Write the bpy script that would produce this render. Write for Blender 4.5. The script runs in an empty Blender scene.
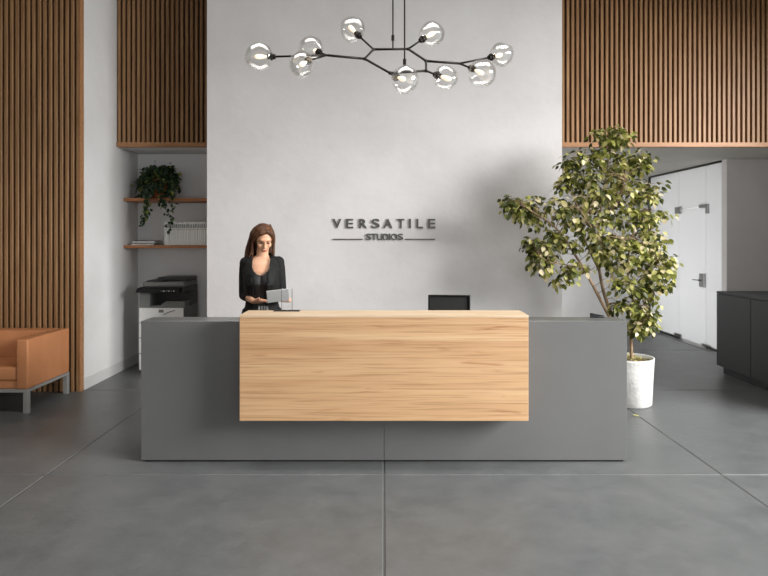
import bpy, bmesh, math, random
from mathutils import Vector, Matrix, noise
random.seed(7)
C = bpy.context.scene.collection
sc = bpy.context.scene
F = 614.0; CH = 1.65; HY = 237.0; CX = 384.0
PI = math.pi; KEEP = set()

# ---------------------------------------------------------------- camera, light, exposure
cd = bpy.data.cameras.new('camera'); cam = bpy.data.objects.new('camera', cd); C.objects.link(cam)
cam.location = (0, 0, CH); cam.rotation_euler = (PI/2, 0, 0)
cd.sensor_width = 36; cd.lens = F/768*36; cd.shift_y = -(288-HY)/768; cd.clip_end = 100
sc.camera = cam
sc.view_settings.view_transform = 'Standard'; sc.view_settings.look = 'None'
sc.view_settings.exposure = 0.18; sc.view_settings.gamma = 1; sc.view_settings.use_curve_mapping = False
try:
    sc.cycles.use_denoising = True; sc.cycles.max_bounces = 8; sc.cycles.diffuse_bounces = 5
    sc.cycles.transparent_max_bounces = 24; sc.cycles.sample_clamp_indirect = 6
except Exception: pass
w = bpy.data.worlds.new('sky'); sc.world = w; w.use_nodes = True
w.node_tree.nodes['Background'].inputs[0].default_value = (.9, .94, 1, 1)
w.node_tree.nodes['Background'].inputs[1].default_value = 1.0
def area(name, loc, rot, sx, sy, power, col=(1, 1, 1), spread=180):
    l = bpy.data.lights.new(name, 'AREA'); l.shape = 'RECTANGLE'; l.size = sx; l.size_y = sy
    l.energy = power; l.color = col; l.spread = math.radians(spread)
    o = bpy.data.objects.new(name, l); C.objects.link(o); o.location = loc; o.rotation_euler = rot
    return o
# daylight from the right and beyond the glass; the other lamps are added fill
area('window_daylight', (9.0, -.1, 4.8), (0, PI/2-.44, math.radians(-9)), 4.4, 6.0, 3750, (1, .98, .975))
area('front_fill', (1.0, -4.25, 1.9), (PI/2, 0, 0), 7.5, 2.6, 95, (.97, .98, 1))  # added soft fill from behind the camera, no source in view
area('corridor_daylight', (7.6, 9.9, .8), (0, PI/2, 0), 1.2, 2.0, 105, (1, .97, .93))
area('added_top_fill', (0, 3.9, 4.97), (0, 0, 0), 5.0, 1.2, 65, (1, .98, .96), 115)  # fill added to lift desk tops and floor, has no fixture
area('corridor_side_fill', (1.72, 9.9, 1.2), (0, -PI/2, 0), 1.9, 1.9, 19, (1, .98, .96))  # added fill hidden behind the centre wall, brightens the corridor glass

# ---------------------------------------------------------------- helpers
def P(px, py, Y): return Vector(((px-CX)*Y/F, Y, CH-(py-HY)*Y/F))
def lin(c):
    return tuple(((v/255)/12.92 if v/255 <= .04045 else ((v/255+.055)/1.055)**2.4) for v in c) + (1,)
def link(name, me, m=None, parent=None):
    o = bpy.data.objects.new(name, me); C.objects.link(o)
    if m is not None:
        for k in (m if isinstance(m, (list, tuple)) else [m]): me.materials.append(k)
    if parent: o.parent = parent
    return o
def obj(name, bm, m=None, parent=None, smooth=False):
    me = bpy.data.meshes.new(name)
    bmesh.ops.recalc_face_normals(bm, faces=bm.faces) if id(bm) not in KEEP else KEEP.discard(id(bm))
    bm.to_mesh(me); bm.free()
    if smooth:
        for p in me.polygons: p.use_smooth = True
    return link(name, me, m, parent)
def thing(name, label, cat, loc=(0, 0, 0), rz=0, group=None):
    o = bpy.data.objects.new(name, None); C.objects.link(o); o.location = loc; o.rotation_euler = (0, 0, rz)
    o.empty_display_size = .1
    o['label'] = label; o['category'] = cat
    if group: o['group'] = group
    return o
def tag(o, label, cat, group=None):
    o['label'] = label; o['category'] = cat
    if group: o['group'] = group
    return o
def struct(o): o['kind'] = 'structure'; return o
def box(bm, x0, x1, y0, y1, z0, z1, bev=0, seg=2, mi=0):
    r = bmesh.ops.create_cube(bm, size=1)
    vs = r['verts']
    for v in vs:
        v.co = Vector(((x0+x1)/2+v.co.x*(x1-x0), (y0+y1)/2+v.co.y*(y1-y0), (z0+z1)/2+v.co.z*(z1-z0)))
    fs = {f for v in vs for f in v.link_faces}
    for f in fs: f.material_index = mi
    if bev:
        es = {e for v in vs for e in v.link_edges}
        bmesh.ops.bevel(bm, geom=list(es), offset=bev, segments=seg, affect='EDGES', profile=.5)
    return vs
def bx(x0, x1, y0, y1, z0, z1, bev=0, seg=2):
    bm = bmesh.new(); box(bm, x0, x1, y0, y1, z0, z1, bev, seg); return bm
def frame(d):
    d = d.normalized(); a = Vector((0, 0, 1)) if abs(d.z) < .9 else Vector((1, 0, 0))
    u = d.cross(a).normalized(); return u, d.cross(u).normalized()
def tube(bm, pts, rad, n=8, cap=True):
    pts = [Vector(p) for p in pts]
    if not isinstance(rad, (list, tuple)): rad = [rad]*len(pts)
    rings = []; u0 = None
    for i, p in enumerate(pts):
        d = (pts[min(i+1, len(pts)-1)]-pts[max(i-1, 0)]).normalized()
        if u0 is None: u0, _ = frame(d)
        u = (u0-d*u0.dot(d)).normalized(); v = d.cross(u); u0 = u
        rings.append([bm.verts.new(p+(u*math.cos(2*PI*k/n)+v*math.sin(2*PI*k/n))*rad[i]) for k in range(n)])
    for a, b in zip(rings, rings[1:]):
        for k in range(n): bm.faces.new((a[k], a[(k+1) % n], b[(k+1) % n], b[k]))
    if cap: bm.faces.new(rings[0][::-1]); bm.faces.new(rings[-1])
def lathe(bm, prof, n=32, c=(0, 0)):
    rings = []
    for r, z in prof:
        if r < 1e-5: rings.append([bm.verts.new((c[0], c[1], z))])
        else: rings.append([bm.verts.new((c[0]+r*math.cos(2*PI*k/n), c[1]+r*math.sin(2*PI*k/n), z)) for k in range(n)])
    for a, b in zip(rings, rings[1:]):
        for k in range(n):
            q = []
            for v in (a[k % len(a)], a[(k+1) % len(a)], b[(k+1) % len(b)], b[k % len(b)]):
                if v not in q: q.append(v)
            if len(q) > 2: bm.faces.new(q)
def rot_bm(bm, ang, axis, cent=(0, 0, 0)):
    bmesh.ops.rotate(bm, verts=bm.verts, cent=cent, matrix=Matrix.Rotation(ang, 3, axis))
def prism(bm, poly, d0, d1, plane='XZ'):
    def q(a, b, d): return {'XZ': (a, d, b), 'YZ': (d, a, b), 'XY': (a, b, d)}[plane]
    A = [bm.verts.new(q(a, b, d0)) for a, b in poly]; B = [bm.verts.new(q(a, b, d1)) for a, b in poly]
    bm.faces.new(A); bm.faces.new(B[::-1]); n = len(poly)
    for i in range(n): bm.faces.new((A[i], B[i], B[(i+1) % n], A[(i+1) % n]))
def copy_tree(o, parent=None):
    c = o.copy(); C.objects.link(c)
    if parent: c.parent = parent
    for ch in list(o.children): copy_tree(ch, c)
    return c
# smooth union of primitives: remeshed into one continuous surface
def blob(name, prims, m, parent, vox=.008, smooth_it=6, cut=None, fac=.6):
    bm = bmesh.new()
    for p in prims:
        if p[0] == 'e':   # ellipsoid centre, radii, optional euler
            M = Matrix.Translation(Vector(p[1])) @ (Matrix.Rotation(p[3][2], 4, 'Z') @ Matrix.Rotation(p[3][1], 4, 'Y') @ Matrix.Rotation(p[3][0], 4, 'X') if len(p) > 3 else Matrix.Identity(4)) @ Matrix.Diagonal(Vector(p[2]).to_4d())
            bmesh.ops.create_icosphere(bm, subdivisions=3, radius=1, matrix=M)
        elif p[0] == 'c':  # capsule chain pts, radii
            pts, rad = p[1], p[2]
            fine = []; fr = []
            for i in range(len(pts)-1):
                a, b = Vector(pts[i]), Vector(pts[i+1]); nn = max(2, int((b-a).length/.03)) if len(pts) > 2 else 2
                for k in range(nn): fine.append(a.lerp(b, k/nn)); fr.append(rad[i]+(rad[i+1]-rad[i])*k/nn)
            fine.append(Vector(pts[-1])); fr.append(rad[-1])
            tube(bm, fine, fr, 14)
            for q, r in zip(pts, rad):
                bmesh.ops.create_icosphere(bm, subdivisions=2, radius=r, matrix=Matrix.Translation(Vector(q)))
        elif p[0] == 'l':  # loft of elliptical sections (z, cx, cy, w, d, power)
            loft(bm, p[1])
    bmesh.ops.recalc_face_normals(bm, faces=bm.faces)
    me = bpy.data.meshes.new('tmp'); bm.to_mesh(me); bm.free()
    t = bpy.data.objects.new('tmp', me); C.objects.link(t)
    r = t.modifiers.new('r', 'REMESH'); r.mode = 'VOXEL'; r.voxel_size = vox
    s = t.modifiers.new('s', 'SMOOTH'); s.iterations = smooth_it; s.factor = fac
    dg = bpy.context.evaluated_depsgraph_get(); dg.update()
    me2 = bpy.data.meshes.new_from_object(t.evaluated_get(dg))
    bpy.data.objects.remove(t); me2.name = name
    if cut:
        b2 = bmesh.new(); b2.from_mesh(me2)
        bmesh.ops.delete(b2, geom=[v for v in b2.verts if cut(v.co)], context='VERTS')
        b2.to_mesh(me2); b2.free()
    for pl in me2.polygons: pl.use_smooth = True
    me2.materials.clear()
    return link(name, me2, m, parent)
def ring_pt(s, th):
    z, cx, cy, w_, d_ = s[:5]; pw = s[5] if len(s) > 5 else 2.0
    c, sn = math.cos(th), math.sin(th)
    return Vector((cx+w_*math.copysign(abs(c)**(2/pw), c), cy+d_*math.copysign(abs(sn)**(2/pw), sn), z))
def loft(bm, secs, n=32):
    R = [[bm.verts.new(ring_pt(s, 2*PI*k/n)) for k in range(n)] for s in secs]
    for a, b in zip(R, R[1:]):
        for k in range(n): bm.faces.new((a[k], a[(k+1) % n], b[(k+1) % n], b[k]))
    bm.faces.new(R[0][::-1]); bm.faces.new(R[-1])

# ---------------------------------------------------------------- materials
def mat(name, col, rough=.5, metal=0, spec=.5, coat=0):
    m = bpy.data.materials.new(name); m.use_nodes = True
    b = m.node_tree.nodes['Principled BSDF']
    b.inputs['Base Color'].default_value = lin(col); b.inputs['Roughness'].default_value = rough
    b.inputs['Metallic'].default_value = metal; b.inputs['Specular IOR Level'].default_value = spec
    b.inputs['Coat Weight'].default_value = coat
    return m
def nz(m, c1, c2, scale=(1, 1, 1), nscale=5, detail=6, lo=.35, hi=.65, rough=None, bump=0, bscale=None, dist=0, c3=None, coord='Object', bdist=.02):
    t = m.node_tree; N = t.nodes; L = t.links; b = N['Principled BSDF']
    tc = N.new('ShaderNodeTexCoord'); mp = N.new('ShaderNodeMapping'); mp.inputs['Scale'].default_value = scale
    L.new(tc.outputs[coord], mp.inputs[0])
    n = N.new('ShaderNodeTexNoise'); n.inputs['Scale'].default_value = nscale; n.inputs['Detail'].default_value = detail
    n.inputs['Distortion'].default_value = dist; n.inputs['Roughness'].default_value = .72 if nscale == 3.2 else .6
    L.new(mp.outputs[0], n.inputs['Vector'])
    cr = N.new('ShaderNodeValToRGB'); e = cr.color_ramp.elements
    e[0].position = lo; e[0].color = lin(c1); e[1].position = hi; e[1].color = lin(c2)
    if c3: k = e.new((lo+hi)/2); k.color = lin(c3)
    L.new(n.outputs['Fac'], cr.inputs[0]); L.new(cr.outputs[0], b.inputs['Base Color'])
    if rough:
        mr = N.new('ShaderNodeMapRange'); mr.inputs['To Min'].default_value = rough[0]; mr.inputs['To Max'].default_value = rough[1]
        mr.inputs['From Min'].default_value = .3; mr.inputs['From Max'].default_value = .7
        L.new(n.outputs['Fac'], mr.inputs[0]); L.new(mr.outputs[0], b.inputs['Roughness'])
    if bump:
        bn = N.new('ShaderNodeTexNoise'); bn.inputs['Scale'].default_value = bscale or nscale*6; bn.inputs['Detail'].default_value = 4
        L.new(mp.outputs[0], bn.inputs['Vector'])
        bu = N.new('ShaderNodeBump'); bu.inputs['Strength'].default_value = bump; bu.inputs['Distance'].default_value = bdist
        L.new(bn.outputs['Fac'], bu.inputs['Height']); L.new(bu.outputs[0], b.inputs['Normal'])
    return m
M = {}
M['plaster'] = nz(mat('plaster', (0, 0, 0), .85, spec=.2), (206, 202, 200), (217, 214, 213), nscale=1.3, lo=.3, hi=.7, bump=.25, bscale=6)
M['white_wall'] = nz(mat('white_wall', (0, 0, 0), .8, spec=.25), (214, 212, 210), (222, 221, 220), nscale=1.5, bump=.05, bscale=9)
M['side_wall'] = nz(mat('side_wall', (0, 0, 0), .8, spec=.2), (128, 118, 106), (142, 132, 120), nscale=2)
M['soffit'] = nz(mat('soffit', (0, 0, 0), .8, spec=.2), (182, 179, 172), (192, 189, 182), nscale=2)
M['floor'] = nz(mat('floor', (0, 0, 0), .5, spec=.5), (80, 82, 83), (102, 103, 103), nscale=3.2, detail=15, lo=.25, hi=.75, rough=(.33, .46), bump=.12, bscale=14, dist=.15, c3=(92, 94, 94))
M['joint'] = mat('joint', (84, 84, 84), .9)
M['baseboard'] = mat('baseboard', (200, 199, 197), .6)
M['slat'] = nz(mat('slat', (0, 0, 0), .5, spec=.4), (128, 92, 60), (162, 124, 86), scale=(12, 12, .6), nscale=3, detail=8)
M['slat_back'] = mat('slat_back', (34, 26, 20), .85)
M['slat_trim'] = nz(mat('slat_trim', (0, 0, 0), .5, spec=.4), (150, 106, 70), (172, 126, 86), scale=(.6, 12, 12), nscale=3)
M['shelf'] = nz(mat('shelf', (0, 0, 0), .5), (140, 88, 50), (170, 112, 68), scale=(.8, 10, 10), nscale=4)
M['grey'] = nz(mat('grey', (0, 0, 0), .3, spec=.6), (96, 96, 95), (101, 101, 100), nscale=1.2)
M['charcoal'] = mat('charcoal', (29, 31, 29), .55, spec=.35)
M['charcoal_dark'] = mat('charcoal_dark', (20, 20, 20), .7)
M['leather'] = nz(mat('leather', (0, 0, 0), .48, spec=.4), (186, 124, 82), (198, 135, 92), nscale=3, bump=.15, bscale=120, bdist=.004)
M['steel'] = mat('steel', (170, 170, 168), .28, 1)
M['black'] = mat('black', (16, 17, 17), .55, spec=.3)
M['blackmesh'] = mat('blackmesh', (26, 27, 25), .8)
M['bronze'] = mat('bronze', (48, 44, 40), .38, .8)
M['letter'] = mat('letter', (84, 82, 76), .4, .5)
M['copier_grey'] = mat('copier_grey', (112, 113, 110), .5)
M['copier_dark'] = mat('copier_dark', (44, 45, 44), .45)
M['copier_white'] = mat('copier_white', (222, 221, 218), .45)
M['white_gloss'] = mat('white_gloss', (225, 225, 222), .3)
M['paper'] = mat('paper', (220, 219, 214), .8)
M['terracotta'] = nz(mat('terracotta', (0, 0, 0), .8), (150, 82, 44), (176, 102, 58), nscale=8)
M['pot'] = nz(mat('pot', (0, 0, 0), .85), (182, 180, 175), (206, 204, 200), nscale=6, detail=8, lo=.38, hi=.55, bump=.2)
M['soil'] = nz(mat('soil', (0, 0, 0), .95), (58, 44, 32), (120, 104, 70), nscale=30)
M['bark'] = nz(mat('bark', (0, 0, 0), .85), (120, 96, 74), (168, 142, 114), scale=(3, 3, 1), nscale=14, bump=.3)
M['skin'] = nz(mat('skin', (0, 0, 0), .5, spec=.35), (214, 164, 132), (222, 174, 142), nscale=6)
M['skin'].node_tree.nodes['Principled BSDF'].inputs['Subsurface Weight'].default_value = .08
M['suit'] = nz(mat('suit', (0, 0, 0), .75, spec=.3), (16, 17, 16), (23, 24, 23), nscale=20)
M['camisole'] = mat('camisole', (14, 14, 14), .6)
M['eye'] = mat('eye', (40, 26, 20), .3)
M['brow'] = mat('brow', (60, 36, 24), .8)
M['lips'] = mat('lips', (166, 84, 74), .45)
M['hair'] = nz(mat('hair', (0, 0, 0), .5, spec=.3), (48, 30, 20), (106, 70, 46), scale=(9, 9, 1.2), nscale=6, detail=6)
M['satin_steel'] = mat('satin_steel', (168, 168, 165), .35, .35)
M['tablet_grey'] = mat('tablet_grey', (176, 176, 174), .35)
M['screen'] = mat('screen', (60, 62, 64), .12)
def wood():
    m = mat('oak', (220, 180, 134), .5, spec=.35); t = m.node_tree; N = t.nodes; L = t.links; b = N['Principled BSDF']
    tc = N.new('ShaderNodeTexCoord')
    def noi(s, sc_, det, dist=0):
        mp = N.new('ShaderNodeMapping'); mp.inputs['Scale'].default_value = s; L.new(tc.outputs['Object'], mp.inputs[0])
        n = N.new('ShaderNodeTexNoise'); n.inputs['Scale'].default_value = sc_; n.inputs['Detail'].default_value = det
        n.inputs['Distortion'].default_value = dist; L.new(mp.outputs[0], n.inputs['Vector']); return n
    def ramp(n, pts):
        r = N.new('ShaderNodeValToRGB'); e = r.color_ramp.elements
        e[0].position, e[0].color = pts[0][0], lin(pts[0][1]); e[1].position, e[1].color = pts[-1][0], lin(pts[-1][1])
        for p, c in pts[1:-1]: k = e.new(p); k.color = lin(c)
        L.new(n.outputs['Fac'], r.inputs[0]); return r
    a = ramp(noi((.30, 5, 9), 1.5, 8, .25), [(.28, (182, 140, 100)), (.42, (197, 157, 116)), (.58, (204, 166, 125)), (.74, (212, 179, 140))])
    c = ramp(noi((.7, 26, 34), 3.2, 8, .1), [(.3, (206, 198, 190)), (.48, (246, 244, 242)), (.7, (255, 255, 255))])
    d = ramp(noi((1.0, 5, 9), 2.0, 4, .6), [(.27, (196, 160, 130)), (.38, (255, 255, 255))])
    def mul(x, y, f):
        q = N.new('ShaderNodeMix'); q.data_type = 'RGBA'; q.blend_type = 'MULTIPLY'; q.inputs[0].default_value = f
        L.new(x, q.inputs[6]); L.new(y, q.inputs[7]); return q.outputs[2]
    o = mul(mul(a.outputs[0], c.outputs[0], .85), d.outputs[0], .7); L.new(o, b.inputs['Base Color'])
    return m
M['oak'] = wood()
M['oak_top'] = nz(mat('oak_top', (0, 0, 0), .5), (198, 170, 136), (214, 190, 160), scale=(.6, 14, 14), nscale=3)
def leafm(name, col, tr=.35):
    m = mat(name, col, .5, spec=.4); t = m.node_tree; N = t.nodes; L = t.links; b = N['Principled BSDF']
    x = N.new('ShaderNodeBsdfTranslucent'); x.inputs[0].default_value = lin(tuple(min(255, v*1.15) for v in col))
    mx = N.new('ShaderNodeMixShader'); mx.inputs[0].default_value = tr
    L.new(b.outputs[0], mx.inputs[1]); L.new(x.outputs[0], mx.inputs[2]); L.new(mx.outputs[0], N['Material Output'].inputs[0])
    return m
M['leaf'] = [leafm('leaf_dark', (66, 72, 30)), leafm('leaf_mid', (112, 116, 48)), leafm('leaf_olive', (150, 150, 76)), leafm('leaf_light', (196, 190, 122)), leafm('leaf_cream', (226, 210, 172))]
M['ivy'] = [leafm('ivy_dark', (34, 56, 34), .15), leafm('ivy_mid', (56, 78, 44), .15), leafm('ivy_light', (140, 146, 76), .2)]
def clear(name, tint=(1, 1, 1), refl=.7, blend=.35, rough=.02, base=0.0):
    m = bpy.data.materials.new(name); m.use_nodes = True; t = m.node_tree; N = t.nodes; L = t.links
    N.remove(N['Principled BSDF'])
    tr = N.new('ShaderNodeBsdfTransparent'); tr.inputs[0].default_value = (*tint, 1)
    g = N.new('ShaderNodeBsdfGlossy'); g.inputs['Roughness'].default_value = rough; g.inputs[0].default_value = (1, 1, 1, 1)
    lw = N.new('ShaderNodeLayerWeight'); lw.inputs[0].default_value = blend
    mm = N.new('ShaderNodeMath'); mm.operation = 'MULTIPLY_ADD'; mm.inputs[1].default_value = refl; mm.inputs[2].default_value = base
    L.new(lw.outputs['Facing'], mm.inputs[0])
    mx = N.new('ShaderNodeMixShader'); L.new(mm.outputs[0], mx.inputs[0]); L.new(tr.outputs[0], mx.inputs[1]); L.new(g.outputs[0], mx.inputs[2])
    L.new(mx.outputs[0], N['Material Output'].inputs[0]); return m
M['globe'] = clear('globe', (.985, .985, .98), .55, .22, .02, .015)
M['acrylic'] = clear('acrylic', (.95, .95, .95), .4, .3, .02, .04)
M['pane'] = clear('pane', (.97, .98, .98), .25, .25, .01, .03)
def frost():
    m = mat('frosted_glass', (222, 224, 226), .3, spec=.5); t = m.node_tree; N = t.nodes; L = t.links; b = N['Principled BSDF']
    x = N.new('ShaderNodeBsdfTranslucent'); x.inputs[0].default_value = lin((235, 236, 238))
    mx = N.new('ShaderNodeMixShader'); mx.inputs[0].default_value = .5
    L.new(b.outputs[0], mx.inputs[1]); L.new(x.outputs[0], mx.inputs[2]); L.new(mx.outputs[0], N['Material Output'].inputs[0]); return m
M['frost'] = frost()
def emit(name, col, s):
    m = mat(name, col, .4); b = m.node_tree.nodes['Principled BSDF']
    b.inputs['Emission Color'].default_value = lin(col); b.inputs['Emission Strength'].default_value = s; return m
M['bulb'] = emit('bulb', (255, 236, 210), .8)

# ---------------------------------------------------------------- setting
XL, XR, YB, CEIL, SOF = -5.6, 5.5, -4.0, 5.0, 2.74
Yc, Ys, Yl = 6.75, 7.42, 6.545          # centre wall, upper slat panels, left slat wall
XNL, XNR = -3.235, -1.946              # niche
XCR = 1.957
bm = bmesh.new()
ys = [YB, -2.835, -.47, 1.894, 4.257, 6.62, 8.96, 11.3]; xs = [-6.6, -4.686, -2.343, 0, 2.343, 4.686, 7.8]
for a, b_ in zip(ys, ys[1:]):
    for c, d in zip(xs, xs[1:]): box(bm, c+.004, d-.004, a+.004, b_-.004, -.06, 0, .005, 1)
floor = struct(obj('floor', bm, M['floor']))
struct(obj('trim_joint_bed', bx(-6.7, 7.9, YB-.1, 11.4, -.10, -.0035), M['joint']))
def wall(name, *a, m='plaster'): return struct(obj(name, bx(*a), M[m]))
wall('wall_center', XNR, XCR, Yc, 8.2, 0, CEIL)
wall('wall_left', XL-.2, XL, YB, 8.2, 0, CEIL, m='side_wall')
wall('wall_niche_left', XL, XNL, Yl+.075, 8.2, 0, CEIL, m='white_wall')
wall('wall_niche_back', XNL, XNR, 8.07, 8.2, 0, SOF, m='white_wall')
wall('wall_niche_upper', XNL, XNR, Ys+.075, 8.2, SOF, CEIL, m='white_wall')
wall('wall_corridor_upper', XCR, XR, Ys+.075, 11.3, SOF, CEIL, m='soffit')
wall('wall_corridor_back', XCR, 7.8, 11.1, 11.3, 0, SOF, m='white_wall')
bm = bmesh.new()
box(bm, XCR-.15, XCR, 8.2, 11.1, 0, .2); box(bm, XCR-.15, XCR, 8.2, 11.1, 2.2, SOF); box(bm, XCR-.15, XCR, 8.2, 8.9, .2, 2.2); box(bm, XCR-.15, XCR, 10.9, 11.1, .2, 2.2)
struct(obj('wall_corridor_left', bm, M['white_wall']))  # opening is out of view, cut to let the side fill through
wall('wall_corridor_right', 4.8, XR, 8.6, 8.72, 0, SOF, m='plaster')
struct(obj('ceiling', bx(XL-.2, XR+.2, YB-.2, Ys+.075, CEIL, CEIL+.15), M['side_wall']))
# unseen right wall, window openings placed to suit the light from that side
WZ0, WZ1 = .1, 4.15
wy = [(-3.6, -.4), (-.3, 2.8), (2.9, 6.0)]
bm = bmesh.new()
box(bm, XR, XR+.2, YB, 8.72, 0, WZ0); box(bm, XR, XR+.2, YB, 8.72, WZ1, CEIL)
e = YB
for a, b_ in wy: box(bm, XR, XR+.2, e, a, WZ0, WZ1); e = b_
box(bm, XR, XR+.2, e, 8.72, WZ0, WZ1)
struct(obj('wall_right', bm, M['side_wall']))
def window(i, a, b_, axis):
    bm = bmesh.new(); t = .05
    g = bmesh.new()
    def bb(m_, u0, u1, z0, z1, d0, d1):
        if axis == 'X': box(m_, XR+d0, XR+d1, u0, u1, z0, z1)
        else: box(m_, u0, u1, YB-d1, YB-d0, z0, z1)
    for q in ((a, a+t, WZ0, WZ1), (b_-t, b_, WZ0, WZ1), (a+t, b_-t, WZ0, WZ0+t), (a+t, b_-t, WZ1-t, WZ1)): bb(bm, *q, .05, .12)
    bb(g, a+t, b_-t, WZ0+t, WZ1-t, .08, .088)
    o = struct(obj('window_%d' % i, bm, M['black'])); obj('pane', g, M['pane'], o)
for i, (a, b_) in enumerate(wy): window(i+1, a, b_, 'X')
bm = bmesh.new(); wx = [(-2.8, -1.0), (-.8, 1.0), (1.2, 3.0), (3.2, 5.0)]
box(bm, XL, XR, YB-.2, YB, 0, WZ0); box(bm, XL, XR, YB-.2, YB, WZ1, CEIL); e = XL
for a, b_ in wx: box(bm, e, a, YB-.2, YB, WZ0, WZ1); e = b_
box(bm, e, XR, YB-.2, YB, WZ0, WZ1)
struct(obj('wall_front', bm, M['side_wall']))
for i, (a, b_) in enumerate(wx): window(i+4, a, b_, 'Y')  # unseen windows behind the camera, added to go with the front fill
# far room shell beyond the glass, its unseen opening placed for the corridor light
bm = bmesh.new(); box(bm, 7.7, 7.8, 8.72, 11.1, 0, .2); box(bm, 7.7, 7.8, 8.72, 11.1, 2.3, SOF); box(bm, 7.7, 7.8, 8.72, 8.85, .2, 2.3); box(bm, 7.7, 7.8, 10.95, 11.1, .2, 2.3)
struct(obj('wall_far_right', bm, M['white_wall']))
wall('ceiling_corridor', XR, 7.8, 8.6, 11.3, SOF, SOF+.1, m='soffit')
wall('wall_far_front', XR+.2, 7.8, 8.6, 8.72, 0, SOF, m='white_wall')
# baseboards
struct(obj('baseboard_niche_left', bx(XNL, XNL+.008, Yl+.08, 8.07, 0, .125, .002), M['baseboard']))
# glass partition and door in the corridor, X = 4.8
GX = 4.8
def glass(name, y0, y1, z0, z1):
    return struct(obj(name, bx(GX, GX+.012, y0+.003, y1-.003, z0, z1, .002, 1), M['frost']))
glass('window_8', 8.73, 9.15, .03, SOF-.03); glass('window_9', 9.99, 11.07, .03, SOF-.03); glass('window_10', 9.15, 9.99, 2.1, SOF-.03)
d = glass('door_1', 9.15, 9.99, .02, 2.095)
def patch(name, y0, y1, z0, z1, m='steel', t=.02): return obj(name, bx(GX-t, GX+.012+t, y0, y1, z0, z1, .003), M[m], d)
patch('patch_fitting', 9.90, 10.10, 2.03, 2.14); patch('patch_fitting', 9.90, 10.12, .01, .08)
bm = bmesh.new(); box(bm, GX-.02, GX+.032, 9.06, 9.33, 2.09, 2.14, .003); box(bm, GX-.02, GX+.032, 9.06, 9.14, 2.0, 2.09, .003)
obj('patch_fitting', bm, M['steel'], d)
patch('patch_fitting', 9.02, 9.25, .01, .05, t=.015)
lk = patch('door_lock', 9.16, 9.30, .90, 1.10, t=.03)
bm = bmesh.new(); tube(bm, [(GX-.03, 9.25, 1.0), (GX-.075, 9.25, 1.0)], .011); tube(bm, [(GX-.075, 9.24, 1.0), (GX-.075, 9.40, 1.0)], .01)
obj('door_handle', bm, M['steel'], lk)
bm = bmesh.new()
box(bm, GX-.02, GX+.03, 8.73, 11.09, SOF-.028, SOF-.002); box(bm, GX-.02, GX+.03, 9.99, 11.07, .0, .028); box(bm, GX-.02, GX+.03, 8.73, 9.12, 0, .028)
box(bm, GX-.03, GX+.03, 11.05, 11.09, 0.028, SOF-.028)
struct(obj('trim_glass_channel', bm, M['copier_dark']))

# slat panels
def slats(x0, x1, y, z0, z1, label, trim=True):
    t = thing('slat_panel', label, 'wall panel', (0, y, 0))
    bm = bmesh.new(); n = round((x1-x0)/.0589); p = (x1-x0)/n; zb = z0+(.054 if trim else .0)
    for i in range(n): c = x0+p*(i+.5); box(bm, c-.0165, c+.0165, 0, .052, zb, z1-.002, .003, 1)
    obj('slats', bm, M['slat'], t)
    obj('backing_board', bx(x0, x1-.0125, .0525, .0745, zb, z1-.002), M['slat_back'], t)
    if trim: obj('bottom_rail', bx(x0, x1, -.004, .0745, z0, zb, .002), M['slat_trim'], t)
    else: obj('end_strip', bx(x1-.012, x1, -.002, .0745, zb, z1-.002, .002), M['slat_trim'], t)
slats(XL+.002, XNL, Yl, .0, CEIL, 'full-height vertical wood slat wall panel behind the tan sofa', False)
slats(XNL+.002, XNR-.002, Ys, SOF, CEIL, 'narrow dark wood slat panel above the recess with shelves')
slats(XCR+.002, XR-.002, Ys, SOF, CEIL, 'wide wood slat panel hanging above the corridor at right')

# ---------------------------------------------------------------- reception desk
dz = 1.034; xl, xr, yf, yk = -1.781, 1.781, 4.5, 4.73
t = thing('reception_desk', 'long grey reception desk with a raised oak box counter on its front', 'desk', (0, yf, 0))
def dp(name, m, *a, bev=.002): return obj(name, bx(*a, bev, 1), M[m], t)
for x0, x1 in ((xl, -.0015), (.0015, xr)):
    dp('front_panel', 'grey', x0, x1, 0, .03, .014, dz-.0005)
dp('ledge_top', 'grey', xl+.001, xr-.001, .0305, yk-yf, dz-.03, dz)
for s in (-1, 1):
    dp('side_panel', 'grey', *sorted((s*1.780, s*1.75)), .0305, yk-yf, .014, dz-.0305)
    dp('side_panel', 'grey', *sorted((s*1.780, s*1.75)), yk-yf+.0005, (.85 if s > 0 else .42), .014, .71)
dp('work_top', 'grey', xl+.001, xr-.001, .20, .40, .711, .74); dp('work_top', 'grey', .95, xr-.001, .4005, .86, .711, .74)
dp('plinth', 'charcoal_dark', xl+.02, xr-.02, .015, .2, 0, .0139)
ox = 1.012; wy0 = 4.30-yf; wy1 = 4.58-yf
dp('oak_front_panel', 'oak', -ox, ox, wy0, wy0+.03, .361, 1.0845)
dp('oak_counter_top', 'oak_top', -ox, ox, wy0-.0005, wy1, 1.085, 1.1035, bev=.0015)
dp('oak_side_panel', 'oak', -ox+.0005, -ox+.03, wy0+.0305, -.0005, .362, 1.0845)
dp('oak_side_panel', 'oak', ox-.03, ox-.0005, wy0+.0305, -.0005, .362, 1.0845)
dp('oak_bottom_panel', 'oak', -ox+.0305, ox-.0305, wy0+.0305, -.0005, .362, .391)
bmq = bmesh.new()
box(bmq, -ox+.0005, ox-.0005, wy1-.03, wy1, dz+.0005, 1.0845); box(bmq, -ox+.0005, -ox+.03, 0, wy1-.03, dz+.0005, 1.0845); box(bmq, ox-.03, ox-.0005, 0, wy1-.03, dz+.0005, 1.0845)
obj('oak_riser', bmq, M['oak'], t)

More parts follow.
